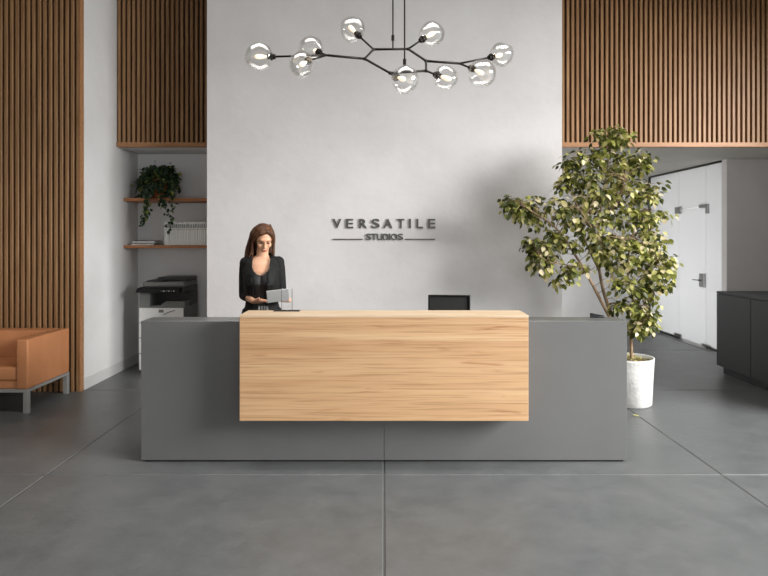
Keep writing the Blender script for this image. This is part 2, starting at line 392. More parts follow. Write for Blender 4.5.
# ---------------------------------------------------------------- sofa
t = thing('sofa', 'tan leather box sofa on a square steel frame by the slat wall', 'sofa', (-3.33, 5.74, 0))
D = .76; W = 1.62
def sp(name, x0, x1, y0, y1, z0, z1, bev=.02, seg=4, m='leather'): return obj(name, bx(x0, x1, y0, y1, z0, z1, bev, seg), M[m], t, True)
sp('armrest', -.11, 0, 0, D, .225, .69, .014); sp('armrest', -W, -W+.11, 0, D, .225, .69, .014)
sp('backrest', -W+.112, -.112, D-.20, D, .225, .69, .014)
sp('seat_base', -W+.112, -.112, .025, D-.202, .225, .30, .01)
sp('seat_cushion', -W/2+.002, -.114, .012, D-.204, .301, .43, .022); sp('seat_cushion', -W+.114, -W/2-.002, .012, D-.204, .301, .43, .022)
bm = bmesh.new()
box(bm, -W, 0, 0, .05, .195, .2245, .002); box(bm, -W, 0, D-.05, D, .195, .2245, .002); box(bm, -.05, 0, .05, D-.05, .195, .2245, .002); box(bm, -W, -W+.05, .05, D-.05, .195, .2245, .002)
obj('metal_frame', bm, M['satin_steel'], t)
for x in (-.0, -W+.045):
    for y in (0, D-.045): obj('leg', bx(x-.045, x, y, y+.045, 0, .1945, .002), M['satin_steel'], t)

# ---------------------------------------------------------------- niche shelves and contents
S1, S2 = 2.135, 1.547
def shelf(z, th, label): 
    o = obj('wall_shelf', bx(XNL+.0005, XNR-.0005, 7.62, 8.0695, z-th, z, .002, 1), M['shelf']); tag(o, label, 'shelf', None); return o
shelf(S1, .04, 'upper wooden wall shelf in the recess under the potted ivy'); shelf(S2, .035, 'lower wooden wall shelf in the recess under the white volumes')
# white bound volumes
x = -2.742; i = 0; proto = None
bind = random.Random(3)
n = 0
while x < XNR-.04:
    wd = bind.choice([.020, .023, .026])
    if n == 0: wd = .05
    if x+wd > XNR-.004: break
    b_ = obj('bound_volume', bx(0, wd-.0025, 0,   .21, 0, .293, .0015, 1), M['paper']); b_.location = (x, 7.66+bind.random()*.004, S2+.0003)
    lab = obj('spine_label', bx(wd*.25, wd*.75, -.0008, -.0001, .215, .262), M['copier_grey'], b_)
    bar = obj('spine_band', bx(wd*.3, wd*.7, -.0008, -.0001, .195, .203), M['shelf'], b_)
    if n == 0: tag(b_, 'widest white volume at the left end of the shelf row, under the ivy trail', 'book', 'white volumes on the lower shelf')
    elif n == 1: tag(b_, 'thin white volume right beside the widest one at the row\'s left end', 'book', 'white volumes on the lower shelf')
    else: tag(b_, 'slim white bound volume upright inside the tight row on the lower shelf', 'book', 'white volumes on the lower shelf')
    last = b_; x += wd; n += 1
last['label'] = 'slim white volume at the right end of the row, against the centre wall'
# flat stack
for k, (x0, x1, z0, z1, rz, m, lb) in enumerate([(-3.17, -2.885, 0, .018, .0, 'paper', 'white paperback lying flat at the bottom of the small stack on the lower shelf'),
        (-3.15, -2.85, .0183, .030, .05, 'copier_grey', 'grey magazine lying flat in the middle of the small stack on the lower shelf'),
        (-3.155, -2.87, .0303, .050, -.06, 'copier_white', 'pale book lying flat second from the top of the shelf stack'),
        (-3.14, -2.86, .0503, .058, .04, 'charcoal', 'thin dark magazine lying flat on top of the small shelf stack')]):
    xm = (x0+x1)/2
    o = obj('flat_book', bx(x0-xm, x1-xm, -.1, .1, 0, z1-z0, .001, 1), M[m]); o.location = (xm, 7.80, S2+.0003+z0); o.rotation_euler = (0, 0, rz); tag(o, lb, 'book', 'flat books on the lower shelf')

def leaf(bm, p, d, up, L_, W_, mi, fold=.18, droop=.15):
    d = d.normalized(); s = d.cross(up)
    if s.length < 1e-3: s = d.cross(Vector((1, 0, 0)))
    s.normalize(); n_ = s.cross(d).normalized()
    def q(a, b_, c): return bm.verts.new(p+d*(a*L_)+s*(b_*W_)+n_*(c*L_))
    c0 = q(0, 0, 0); c1 = q(.35, 0, -.02); c2 = q(.7, 0, -droop*.5); c3 = q(1, 0, -droop)
    l1 = q(.25, .42, fold*.4); l2 = q(.6, .40, fold*.35-droop*.4); r1 = q(.25, -.42, fold*.4); r2 = q(.6, -.40, fold*.35-droop*.4)
    for f in ((c0, c1, l1), (c1, c2, l2, l1), (c2, c3, l2), (c0, r1, c1), (c1, r1, r2, c2), (c2, r2, c3)):
        fa = bm.faces.new(f); fa.material_index = mi
R = random.Random(11)
def rv(r=R): 
    while True:
        v = Vector((r.uniform(-1, 1), r.uniform(-1, 1), r.uniform(-1, 1)))
        if .05 < v.length < 1: return v.normalized()
# hanging ivy
pc = Vector(((160-CX)*7.84/F, 7.84, S1+.0005))
t = thing('potted_ivy', 'trailing dark green ivy in a terracotta pot on the upper shelf', 'potted plant', pc)
bm = bmesh.new(); lathe(bm, [(0, 0), (.085, 0), (.125, .2), (.135, .205), (.135, .235), (.12, .235), (.115, .21), (0, .205)], 28)
obj('pot', bm, M['terracotta'], t, True); bm = bmesh.new(); lathe(bm, [(0, .207), (.113, .212), (0, .222)], 20); obj('soil', bm, M['soil'], t)
bs = bmesh.new(); bl = bmesh.new(); KEEP.add(id(bl))
def vine(pts, r=.004, dens=55, sz=.066, spread=.045):
    pts = [Vector(p) for p in pts]; sm = []
    for i in range(len(pts)-1):
        p0 = pts[max(i-1, 0)]; p1 = pts[i]; p2 = pts[i+1]; p3 = pts[min(i+2, len(pts)-1)]
        for k in range(6):
            u = k/6; sm.append(.5*((2*p1)+(p2-p0)*u+(2*p0-5*p1+4*p2-p3)*u*u+(-p0+3*p1-3*p2+p3)*u**3))
    sm.append(pts[-1]); tube(bs, sm, r, 5)
    for a, b_ in zip(sm, sm[1:]):
        for _ in range(max(1, int((b_-a).length*dens))):
            p = a.lerp(b_, R.random())+rv()*spread*R.random(); d_ = (rv()+Vector((0, -.5, -.5))).normalized()
            leaf(bl, p, d_, Vector((0, -.6, 1)), sz*R.uniform(.7, 1.3), sz*R.uniform(.6, .9), R.choices((0, 1, 2), (5, 3, 1))[0])
for k in range(36):
    a = 2*PI*k/36+R.uniform(-.1, .1); rr = R.uniform(.12, .30); h = R.uniform(.22, .40)
    dx, dy = math.cos(a), math.sin(a)*.6
    if dy > 0: dy *= .4
    e_ = Vector((dx*rr, dy*rr, h-R.uniform(.08, .3)))
    if e_.z < .05 and abs(e_.x) < .15 and e_.y > -.24: e_.z = .08
    vine([(dx*.04, dy*.04, .21), (dx*rr*.6, dy*rr*.6, h+.03), e_], dens=70)
def lp(px, py, Y): return P(px, py, Y)-pc
vine([(-.05, -.06, .21), lp(150, 180, 7.6), lp(147, 200, 7.56), lp(146, 215, 7.57), lp(142, 227, 7.57)], dens=110, sz=.06, spread=.05)
vine([(-.05, -.06, .21), lp(154, 182, 7.6), lp(149, 196, 7.54), lp(147, 212, 7.55)], dens=110, sz=.06, spread=.05)
vine([(.03, -.06, .21), lp(164, 180, 7.6), lp(163, 200, 7.54), lp(169, 215, 7.56), lp(171, 222, 7.57), lp(169, 233, 7.57)], dens=100, sz=.05, spread=.05)
vine([(.03, -.06, .21), lp(172, 182, 7.6), lp(172, 198, 7.56), lp(172, 212, 7.56)], dens=90, sz=.05, spread=.04)
vine([(.03, -.06, .21), lp(160, 184, 7.6), lp(160, 205, 7.55)], dens=90, sz=.05, spread=.04)
vine([(-.06, -.03, .21), lp(140, 180, 7.75), lp(136, 192, 7.72)], dens=90, sz=.05, spread=.04)
obj('stems', bs, M['ivy'][1], t); obj('foliage', bl, M['ivy'], t, True)

# ---------------------------------------------------------------- copier
t = thing('photocopier', 'grey and white office photocopier standing in the recess below the shelves', 'photocopier', (-2.684, 7.40, 0))
hw = .27
def cp(name, m, *a, bev=.004, par=None): return obj(name, bx(*a, bev, 2), M[m], par or t)
cp('paper_cabinet', 'copier_grey', -hw, hw, .012, .55, .03, .80)
for z0, z1 in ((.62, .795), (.44, .61), (.25, .43), (.05, .24)):
    dr = cp('paper_drawer', 'copier_white', -hw+.003, hw-.003, -.006, .0115, z0, z1)
    if z0 < .6: cp('drawer_handle', 'copier_grey', -.08, .08, -.010, -.0065, z1-.035, z1-.018, bev=.001, par=dr)
cp('drawer_badge', 'copier_grey', -.03, .03, -.008, -.0062, .74, .775, bev=.0005)
bm = bmesh.new(); tube(bm, [(.03, -.009, .715), (.10, -.009, .748), (.17, -.009, .768)], .004, 6); obj('cable', bm, M['black'], t)
for sx in (-1, 1):
    for y in (.07, .48):
        bm = bmesh.new(); tube(bm, [(sx*.22-.012, y, .0155), (sx*.22+.012, y, .0155)], .015, 12); obj('caster', bm, M['black'], t)
cp('side_column', 'copier_grey', -hw, -.14, .012, .55, .8005, .975)
cp('rear_column', 'copier_dark', .16, hw, .22, .55, .8005, .975)
cp('rear_body', 'copier_dark', -.139, .159, .26, .55, .8005, .975)
bm = bmesh.new(); prism(bm, [(-.137, .8005), (.268, .8005), (.268, .87), (.05, .875), (-.03, .82), (-.137, .82)], .03, .215)
obj('output_tray', bm, M['copier_grey'], t)
cp('scanner_body', 'copier_dark', -hw, hw, .02, .55, .976, 1.045, bev=.01)
bm = bmesh.new(); prism(bm, [(-.09, .985), (-.05, 1.03), (.03, 1.04), (.03, .985)], -hw-.005, hw-.03, 'YZ'); cpn = obj('control_panel', bm, M['black'], t)
for k in range(6): cp('panel_button', 'copier_white' if k % 2 else 'copier_grey', .02+k*.03, .036+k*.03, -.085, -.075, 1.0, 1.01, bev=.001, par=cpn)
cp('document_feeder', 'copier_grey', -hw+.03, hw, .03, .54, 1.046, 1.105, bev=.015)
cp('feeder_cover', 'copier_dark', -.10, hw, .14, .54, 1.106, 1.155, bev=.012)
bm = bmesh.new(); prism(bm, [(-.22, 1.107), (.0, 1.107), (.0, 1.125), (-.18, 1.125)], .06, .4); obj('feeder_tray', bm, M['copier_dark'], t)

# ---------------------------------------------------------------- wall sign
t = thing('wall_sign', 'raised metal lettering VERSATILE STUDIOS with two rules on the centre wall', 'sign', (0, Yc, 0))
def glyph(ch, x0, x1, y0, y1, name='letter', off=.018):
    cu = bpy.data.curves.new('g', 'FONT'); cu.body = ch; cu.size = 1; cu.extrude = .05; cu.offset = off
    o = bpy.data.objects.new('g', cu); C.objects.link(o)
    dg = bpy.context.evaluated_depsgraph_get(); dg.update(); me = bpy.data.meshes.new_from_object(o.evaluated_get(dg))
    bpy.data.objects.remove(o)
    A = P(x0, y1, Yc); B = P(x1, y0, Yc)
    mx = [max(v.co[i] for v in me.vertices) for i in range(3)]; mn = [min(v.co[i] for v in me.vertices) for i in range(3)]
    for v in me.vertices:
        u = [(v.co[i]-mn[i])/(mx[i]-mn[i]) for i in range(3)]
        v.co = Vector((A.x+u[0]*(B.x-A.x), -.018*u[2]-.0003, A.z+u[1]*(B.z-A.z)))
    me.name = name; me.materials.clear()
    return link(name, me, M['letter'], t)
k = 6.4
for ch, a, b_ in zip('VERSATILE', (52, 136, 220, 299, 374, 464, 538, 586, 659), (105, 182, 270, 350, 432, 508, 550, 627, 706)):
    glyph(ch, 325+a/k, 325+b_/k, 210+57/k, 210+116/k, off=.012)
for ch, a, b_ in zip('STUDIOS', (262, 298, 335, 373, 409, 423, 466), (297, 332, 368, 405, 418, 462, 500)):
    glyph(ch, 325+a/k, 325+b_/k, 210+151/k, 210+192/k, off=.014)
for a, b_ in ((52, 241), (513, 704)):
    p, q = P(325+a/k, 210+190.5/k, Yc), P(325+b_/k, 210+184/k, Yc)
    obj('rule_line', bx(p.x, q.x, -.014, -.0003, p.z, q.z), M['letter'], t)

# ---------------------------------------------------------------- black cabinet at right
t = thing('low_cabinet', 'long low black cabinet with a recessed plinth at the right edge', 'cabinet', (4.06, 5.4, 0))
obj('carcass', bx(.02, .70, .002, 2.098, .09, .965, .003), M['charcoal'], t)
obj('top_panel', bx(0, .72, 0, 2.1, .9655, .99, .003), M['charcoal'], t)
obj('plinth', bx(.06, .66, .05, 2.05, 0, .0895), M['charcoal_dark'], t)
for i in range(3):
    dd = obj('door', bx(.0, .0195, .004+i*.699, .699+i*.699-.004, .092, .962, .002), M['charcoal'], t)
    pass

# ---------------------------------------------------------------- office chair, monitor
t = thing('office_chair', 'black mesh-back office chair behind the desk against the pale wall', 'office chair', ((449-CX)*5.55/F, 5.55, 0), -.08)
bm = bmesh.new(); box(bm, -.175, .175, -.012, .012, .55, 1.12, .008, 2)
for v in bm.verts: v.co.y += -.06*((v.co.x/.19)**2)+.05*max(0, (v.co.z-.6))*0
obj('backrest', bm, M['blackmesh'], t)
bm = bmesh.new(); tube(bm, [(-.19, -.03, .5), (-.18, -.065, .8), (-.18, -.062, 1.125), (.18, -.062, 1.125), (.18, -.065, .8), (.19, -.03, .5)], .011, 8); obj('back_frame', bm, M['black'], t, True)
bm = bmesh.new(); box(bm, -.24, .24, -.50, -.04, .44, .51, .03, 3); obj('seat', bm, M['blackmesh'], t, True)
bm = bmesh.new(); tube(bm, [(0, -.25, .09), (0, -.25, .43)], .028, 14); obj('gas_column', bm, M['steel'], t)
bm = bmesh.new(); tube(bm, [(0, -.2, .43), (0, .0, .44), (0, .025, .62)], .02, 8); obj('back_support', bm, M['black'], t)
for s in (-1, 1):
    bm = bmesh.new(); tube(bm, [(s*.22, -.25, .47), (s*.27, -.25, .5), (s*.27, -.24, .66)], .014, 8); box(bm, s*.27-.035, s*.27+.035, -.36, -.12, .66, .69, .01, 2); obj('armrest', bm, M['black'], t)
bm = bmesh.new()
for k_ in range(5):
    a = k_*2*PI/5; tube(bm, [(0, -.25, .1), (math.cos(a)*.29, -.25+math.sin(a)*.29, .075)], [.026, .016], 8)
obj('star_base', bm, M['black'], t)
for k_ in range(5):
    a = k_*2*PI/5; c_ = Vector((math.cos(a)*.29, -.25+math.sin(a)*.29, .03)); u = Vector((-math.sin(a), math.cos(a), 0))
    bm = bmesh.new(); tube(bm, [c_-u*.022, c_+u*.022], .03, 14); obj('caster', bm, M['black'], t)
mp_ = P(596, 314, 4.69)
t = thing('stapler', 'small black stapler lying on the grey ledge near the right desk end', 'stapler', (mp_.x, 4.69, 1.0343), .0)
obj('base', bx(-.04, .062, -.014, .014, 0, .006, .002), M['black'], t)
bm = bmesh.new(); prism(bm, [(-.042, .0065), (-.02, .0065), (.06, .012), (.06, .016), (-.034, .034), (-.042, .034)], -.012, .012); obj('arm', bm, M['black'], t)
bm = bmesh.new(); prism(bm, [(-.015, .0075), (.058, .0085), (.058, .0115)], -.009, .009); obj('magazine', bm, M['steel'], t)

# ---------------------------------------------------------------- counter items
sp_ = P(287.5, 311.4, 4.56)
t = thing('display_stand', 'small clear acrylic display stand on a flat black base on the oak counter', 'display stand', (sp_.x, 4.53, 1.1038))
obj('base_plate', bx(-.095, .095, -.03, .03, 0, .006, .002), M['black'], t)
obj('clear_panel', bx(-.037, .037, -.002, .002, .0065, .163, .0005, 1), M['acrylic'], t)
for s in (-1, 1): obj('edge_rod', bx(s*.039-.0022, s*.039+.0022, -.0035, .0035, .0065, .166), M['copier_grey'], t)
bm = bmesh.new()
A = P(257.5, 304, 4.68); B = P(268, 304, 4.68); pts = []
for i in range(9): pts.append((A.x+(B.x-A.x)*i/8, 4.665+(i % 2)*.02, 1.036+(.085 if i % 2 else 0)))
for q in (0, 1): tube(bm, [(p[0]+q*.004, p[1]+q*.014, p[2]+.002) for p in pts], .0022, 6)
tube(bm, [(A.x, 4.66, 1.0365), (B.x, 4.66, 1.0365)], .002, 6); tube(bm, [(A.x, 4.7, 1.0365), (B.x, 4.7, 1.0365)], .002, 6)
tag(obj('wire_card_rack', bm, M['white_gloss'], None, True), 'white zigzag wire rack on the desk ledge below the woman\'s hands', 'wire rack')

# ---------------------------------------------------------------- chandelier
YC = 4.6
hub = P(400, 49, YC)
t = thing('chandelier', 'dark branching chandelier with clear blown glass globes hanging over the desk', 'chandelier', hub)
def G(px, py, dy=0): return P(px, py, YC+dy)-hub
nodes = dict(A=G(373.5, 49.4, .0), B=G(408.3, 49, .0), C_=G(364.6, 58.8, -.18), D=G(390, 73, -.34), E=G(426, 70.8, -.30), F_=G(426, 61, -.12))
def branch(pts, r=.0085, name='branch'):
    bm = bmesh.new(); tube(bm, pts, r, 10)
    for p in pts[1:-1]: bmesh.ops.create_icosphere(bm, subdivisions=2, radius=r*1.5, matrix=Matrix.Translation(p))
    return obj(name, bm, M['bronze'], t, True)
n_ = nodes
branch([n_['A'], n_['B'], n_['F_'], n_['E'], n_['D'], n_['C_'], n_['A'], n_['B']], .009, 'ring_frame')
for a, dy in ((392.9, 0), (404.6, -.30)):
    top = G(a, 0, dy); top.z = CEIL-hub.z-.03; bot = G(a, 49 if dy == 0 else 71.5, dy)
    bm = bmesh.new(); tube(bm, [bot, top], .0055, 8)
    cz = G(a, 38 if dy == 0 else 62, dy).z; tube(bm, [(bot.x, bot.y, cz-.02), (bot.x, bot.y, cz+.02)], .012, 10)
    obj('hanging_rod', bm, M['bronze'], t)
bm = bmesh.new(); lathe(bm, [(0, CEIL-hub.z-.03), (.09, CEIL-hub.z-.03), (.1, CEIL-hub.z-.02), (.1, CEIL-hub.z-.0005), (0, CEIL-hub.z-.0005)], 28, (G(399, 0, -.15).x, G(399, 0, -.15).y)); 
for v in bm.verts: v.co.x = (v.co.x)*1.0
obj('ceiling_rose', bm, M['bronze'], t)
def lampg(sock, ctr, rad, start, seed, dy=0, sy=0):
    """socket pixel, globe centre pixel, radius px, start point"""
    s = G(*sock, sy); c = G(*ctr, dy); r = rad*(YC+dy)/F*.94
    ax = (c-s).normalized()
    br = branch([start, s], .0075)
    bm = bmesh.new(); tube(bm, [s-ax*.02, s+ax*.035], .019, 12); tube(bm, [s+ax*.0, s+ax*.012], .027, 12)
    so = obj('lamp_socket', bm, M['bronze'], t)
    bm = bmesh.new(); bmesh.ops.create_icosphere(bm, subdivisions=4, radius=1)
    u, v_ = frame(ax); rr = random.Random(seed); sq = rr.uniform(.82, .95)
    base = s+ax*.03; Ln = r*1.0
    cc = c
    for v in bm.verts:
        p = v.co.copy(); nn = noise.noise(p*1.1+Vector((seed*3.1, 0, 0)))*.10
        q = ax*p.z*(1.06)+u*p.x*sq+v_*p.y*.98
        f = 1+nn
        if p.z < -.8: f *= 1-(-.8-p.z)*.9     # mouth pushed in at the socket
        v.co = cc+q*(r*f)
    g = obj('glass_globe', bm, M['globe'], so, True)
    sd = g.modifiers.new('shell', 'SOLIDIFY'); sd.thickness = .006; sd.offset = -1
    bm = bmesh.new(); b0 = s+ax*.04
    tube(bm, [b0, b0+ax*.02, b0+ax*.05, b0+ax*.075, b0+ax*.085], [.009, .012, .018, .014, .004], 12)
    obj('light_bulb', bm, M['bulb'], so, True)
lampg((272.5, 56.7), (259.5, 56.7), 14, G(326.7, 55.2, -.25), 1, -.3, -.3)
lampg((319, 52.5), (311, 49), 14, G(326.7, 55.2, -.25), 2, .10, -.1)
lampg((308.5, 60.5), (301.5, 64.6), 13.5, G(326.7, 55.2, -.25), 3, -.45, -.36)
branch([n_['C_'], G(326.7, 55.2, -.25)], .009)
lampg((358.5, 35.5), (352.5, 29.5), 14, n_['A'], 4, .05, .02)
lampg((422, 39.6), (431.3, 34.2), 14, n_['B'], 5, .05, .02)
lampg((395.5, 77), (405, 79.5), 14.5, n_['D'], 6, -.46, -.36)
lampg((436.5, 75), (445.8, 78), 12.5, n_['E'], 7, -.36, -.32)
mid = G(459.4, 63.5, -.1); branch([n_['F_'], mid], .009)
lampg((471.5, 68.3), (482, 73.3), 14.5, mid, 8, -.22, -.15)
lampg((490.6, 57.3), (501.5, 54.8), 13.5, mid, 9, .12, .06)

# ---------------------------------------------------------------- potted tree
TY = 6.1; pb = Vector((2.43, TY, 0))
t = thing('potted_tree', 'tall leafy ficus tree in a round white concrete pot beside the desk', 'potted plant', pb)
bm = bmesh.new(); lathe(bm, [(0, 0), (.205, 0), (.215, .01), (.237, .44), (.24, .46), (.222, .46), (.212, .43), (0, .43)], 48); obj('pot', bm, M['pot'], t, True)
bm = bmesh.new(); lathe(bm, [(0, .445), (.1, .44), (.214, .432)], 32); obj('soil', bm, M['soil'], t)
bm = bmesh.new(); KEEP.add(id(bm))
for _ in range(90):
    a = R.uniform(0, 2*PI); r_ = math.sqrt(R.random())*.19; leaf(bm, Vector((math.cos(a)*r_, math.sin(a)*r_, .452)), Vector((R.uniform(-1, 1), R.uniform(-1, 1), .1)), Vector((0, 0, 1)), .05, .03, R.choice((2, 3, 4)))
obj('mulch_leaves', bm, M['leaf'], t)
def TP(px, py, Y=TY): return P(px, py, Y)-pb
bt = bmesh.new(); nodesT = []
def limb(pts, r0, r1):
    pts = [Vector(p) for p in pts]; sm = []
    for i in range(len(pts)-1):
        p0 = pts[max(i-1, 0)]; p1 = pts[i]; p2 = pts[i+1]; p3 = pts[min(i+2, len(pts)-1)]
        for k_ in range(5):
            u = k_/5; sm.append(.5*((2*p1)+(p2-p0)*u+(2*p0-5*p1+4*p2-p3)*u*u+(-p0+3*p1-3*p2+p3)*u**3))
    sm.append(pts[-1]); N_ = len(sm); tube(bt, sm, [r0+(r1-r0)*i/(N_-1) for i in range(N_)], 8)
    nodesT.extend(sm[N_//3:])
limb([(-.06, 0, .43), TP(622, 335, 6.08), TP(608, 314, 6.05), TP(590, 280, 6.0), TP(572, 250, 6.0), TP(556, 228, 5.95), TP(525, 207, 5.9)], .022, .006)
limb([(-.03, .02, .43), TP(618, 330, 6.12), TP(609, 308, 6.15), TP(602, 285, 6.15), TP(598, 255, 6.15), TP(600, 215, 6.15), TP(606, 175, 6.1), TP(612, 140, 6.1)], .024, .005)
limb([(.03, 0, .43), TP(631, 330), TP(633, 300), TP(628, 275), TP(630, 245), TP(640, 205), TP(640, 175)], .018, .005)
limb([TP(600, 272, 6.15), TP(585, 240, 6.2), TP(575, 200, 6.2), TP(578, 165, 6.15)], .012, .004)
limb([TP(602, 225, 6.15), TP(618, 200, 5.95), TP(625, 180, 5.85)], .01, .004)
limb([TP(629, 290), TP(645, 275, 6.0), TP(660, 262, 5.95)], .009, .003)
limb([TP(632, 310), TP(646, 305, 5.95), TP(648, 318, 5.9)], .008, .003)
limb([TP(586, 268, 6.0), TP(568, 265, 5.9), TP(550, 262, 5.85), TP(538, 255, 5.85)], .0055, .003)
limb([TP(600, 245, 6.15), TP(590, 225, 5.8), TP(580, 210, 5.65)], .009, .003)
limb([TP(630, 240), TP(645, 235, 6.3), TP(655, 225, 6.35)], .009, .003)
limb([TP(598, 245, 6.15), TP(610, 235, 5.8), TP(622, 240, 5.65)], .009, .003)
lobes = [(612, 137, 22, 9, .12, 14), (606, 158, 38, 14, .2, 17), (640, 160, 16, 12, .15, 8), (604, 182, 46, 18, .3, 30), (648, 190, 16, 20, .2, 11), (570, 160, 9, 8, .1, 5), (566, 178, 9, 8, .1, 4),
         (600, 210, 52, 18, .35, 34), (655, 215, 14, 14, .2, 7), (560, 208, 22, 11, .2, 12), (523, 207, 19, 12, .12, 14), (510, 204, 8, 8, .08, 5), (540, 222, 10, 8, .12, 3), (550, 246, 20, 16, .2, 16), (540, 262, 12, 12, .15, 8), (530, 240, 8, 8, .1, 3),
         (590, 236, 40, 16, .35, 24), (638, 238, 30, 20, .3, 22), (572, 268, 14, 10, .15, 6), (560, 280, 5, 5, .05, 2), (612, 260, 26, 13, .3, 13), (648, 262, 24, 18, .25, 16), (662, 275, 12, 16, .15, 8), (668, 262, 8, 8, .1, 3),
         (628, 284, 18, 11, .2, 9), (652, 296, 16, 12, .2, 7), (622, 304, 16, 8, .15, 6), (642, 314, 17, 9, .2, 11), (643, 328, 11, 7, .12, 6), (652, 318, 8, 6, .1, 3)]
bl = bmesh.new(); KEEP.add(id(bl))
for cx, cy, rx, ry, ryd, cnt in lobes:
    for _ in range(int(cnt*1.9)):
        v = rv()*R.random()**.4
        tip = TP(cx+v.x*rx, cy+v.z*ry, TY-.08+v.y*ryd*1.2)
        nb = min(nodesT, key=lambda q: (q-tip).length+max(0, q.z-tip.z)*.5)
        mid_ = nb.lerp(tip, .5)+Vector((0, 0, .04))
        if (tip-nb).length > .06: tube(bt, [nb, mid_, tip], [.003, .002, .001], 5)
        for _k in range(R.randint(7, 10)):
            o_ = rv(); o_.z = o_.z*.7-.15
            p = tip+o_*R.uniform(.01, .085); d_ = (o_+Vector((0, 0, -.55))).normalized()
            L_ = R.uniform(.046, .075)
            leaf(bl, p, d_, Vector((R.uniform(-.8, .8), R.uniform(-1, .2), 1)), L_, L_*R.uniform(.66, .86), R.choices(range(5), (8, 6, 4, 3, 2.5))[0])
obj('trunk', bt, M['bark'], t, True); obj('foliage', bl, M['leaf'], t, True)
q = P(632.5, 416.6, 5.65)
bm = bmesh.new(); KEEP.add(id(bm)); leaf(bm, Vector((0, 0, .012)), Vector((1, -.3, 0)), Vector((0, 0, 1)), .07, .045, 0)
o = obj('fallen_leaf', bm, M['leaf'][3]); o.location = (q.x, q.y, 0); tag(o, 'small yellowed leaf fallen on the floor in front of the white pot', 'leaf')

# ---------------------------------------------------------------- woman
WYW = 5.15; KX = WYW/F
t = thing('person', 'woman with long brown hair and black blazer standing behind the desk, looking down', 'person', ((262-CX)*KX, WYW, 0), .10)
hz = .05   # shoe heel lift
# local frame: faces -Y, x to viewer right
shL, shR = (-.132, .01, 1.432), (.132, .01, 1.437)
elL, elR = (-.150, .045, 1.16), (.155, .04, 1.17)
wrL, wrR = (-.055, -.17, 1.130), (.232, -.165, 1.135)
torso = [(.86, 0, .01, .155, .10), (.93, 0, .015, .172, .115), (1.02, 0, .01, .145, .10), (1.10, 0, .005, .122, .09), (1.18, 0, 0, .13, .095), (1.26, 0, -.005, .14, .108), (1.34, 0, 0, .148, .105), (1.40, 0, .01, .15, .088), (1.44, 0, .018, .125, .07), (1.465, 0, .02, .07, .052)]
torso = [(a+(.025 if a > 1.3 else 0), b, c, d*.88, e_) for a, b, c, d, e_ in torso]
def tor(dw): return [(s[0], s[1], s[2], s[3]+dw, s[4]+dw) for s in torso]
hc = Vector((.012, -.005, 1.625)); yaw = .26; pit = .50
HM = Matrix.Translation(hc) @ Matrix.Rotation(yaw, 4, 'Z') @ Matrix.Rotation(pit, 4, 'X')
def H(x, y, z): return tuple(HM @ Vector((x, y, z)))
def he(c, r): return ('e', H(*c), r, (pit, 0, yaw))
def hand(w, dirn, side, curl=.5):
    """fingers: short chains from the palm, thumb from its side"""
    w = Vector(w); d = Vector(dirn).normalized(); up = Vector((0, 0, 1)); s = d.cross(up).normalized()*side; n = s.cross(d).normalized()
    if n.z < 0: n = -n
    out = []
    palm = w+d*.045
    out.append(('c', [w, w+d*.02, palm+d*.03], [.021, .022, .02]))
    for k, (o, l) in enumerate([(-.026, .058), (-.009, .072), (.009, .076), (.026, .068)]):
        a = w+d*.05+s*o*.75; b_ = w+d*.088+s*o; c_ = b_+d*l*.5+n*-.008*curl; e_ = c_+d*l*.3+n*-.03*curl
        out.append(('c', [a, b_, c_, e_], [.011, .0105, .009, .0075]))
    a = w+d*.02+s*.018; b_ = w+d*.045+s*.038+n*.012; c_ = b_+d*.028+s*.004+n*.014; 
    out.append(('c', [a, b_, c_], [.013, .011, .009]))
    return out
dL = (.92, -.30, .05); dR = (-.70, -.50, .10)
prims = [('l', tor(0)), ('c', [(0, .018, 1.43), (.002, .012, 1.50), (.006, .0, 1.56)], [.058, .05, .05]),
         ('c', [(-.10, .012, 1.425), (.10, .012, 1.425)], [.052, .052]),
         ('c', [shL, elL, wrL], [.045, .036, .022]), ('c', [shR, elR, wrR], [.045, .036, .022]),
         ('e', (-.062, -.085, 1.285), (.058, .045, .055)), ('e', (.062, -.085, 1.285), (.058, .045, .055)),
         he((0, .012, .03), (.073, .09, .088)), he((0, -.03, -.035), (.052, .055, .068)), he((0, -.055, -.085), (.026, .022, .022)),
         he((-.036, -.052, -.015), (.024, .026, .026)), he((.036, -.052, -.015), (.024, .026, .026)), he((0, -.066, .035), (.046, .02, .022)),
         ('c', [H(0, -.082, .022), H(0, -.103, -.022)], [.007, .0105]), he((-.010, -.092, -.024), (.008, .008, .006)), he((.010, -.092, -.024), (.008, .008, .006)),
         he((0, -.084, -.05), (.02, .01, .009)), he((-.072, .01, 0), (.01, .018, .03)), he((.072, .01, 0), (.01, .018, .03)),
         ('c', [(-.085, .01, .90), (-.08, 0, .52+hz), (-.075, .02, .12+hz)], [.085, .058, .036]), ('c', [(.085, .01, .90), (.09, -.01, .52+hz), (.095, .02, .12+hz)], [.085, .058, .036]),
         ('c', [(-.075, .02, .10+hz), (-.078, -.09, .055)], [.036, .03]), ('c', [(.095, .02, .10+hz), (.10, -.09, .055)], [.036, .03])]
prims += hand(wrL, dL, 1, .3)+hand(wrR, dR, -1, .3)
body = blob('body', prims, M['skin'], t, vox=.0055, smooth_it=2)
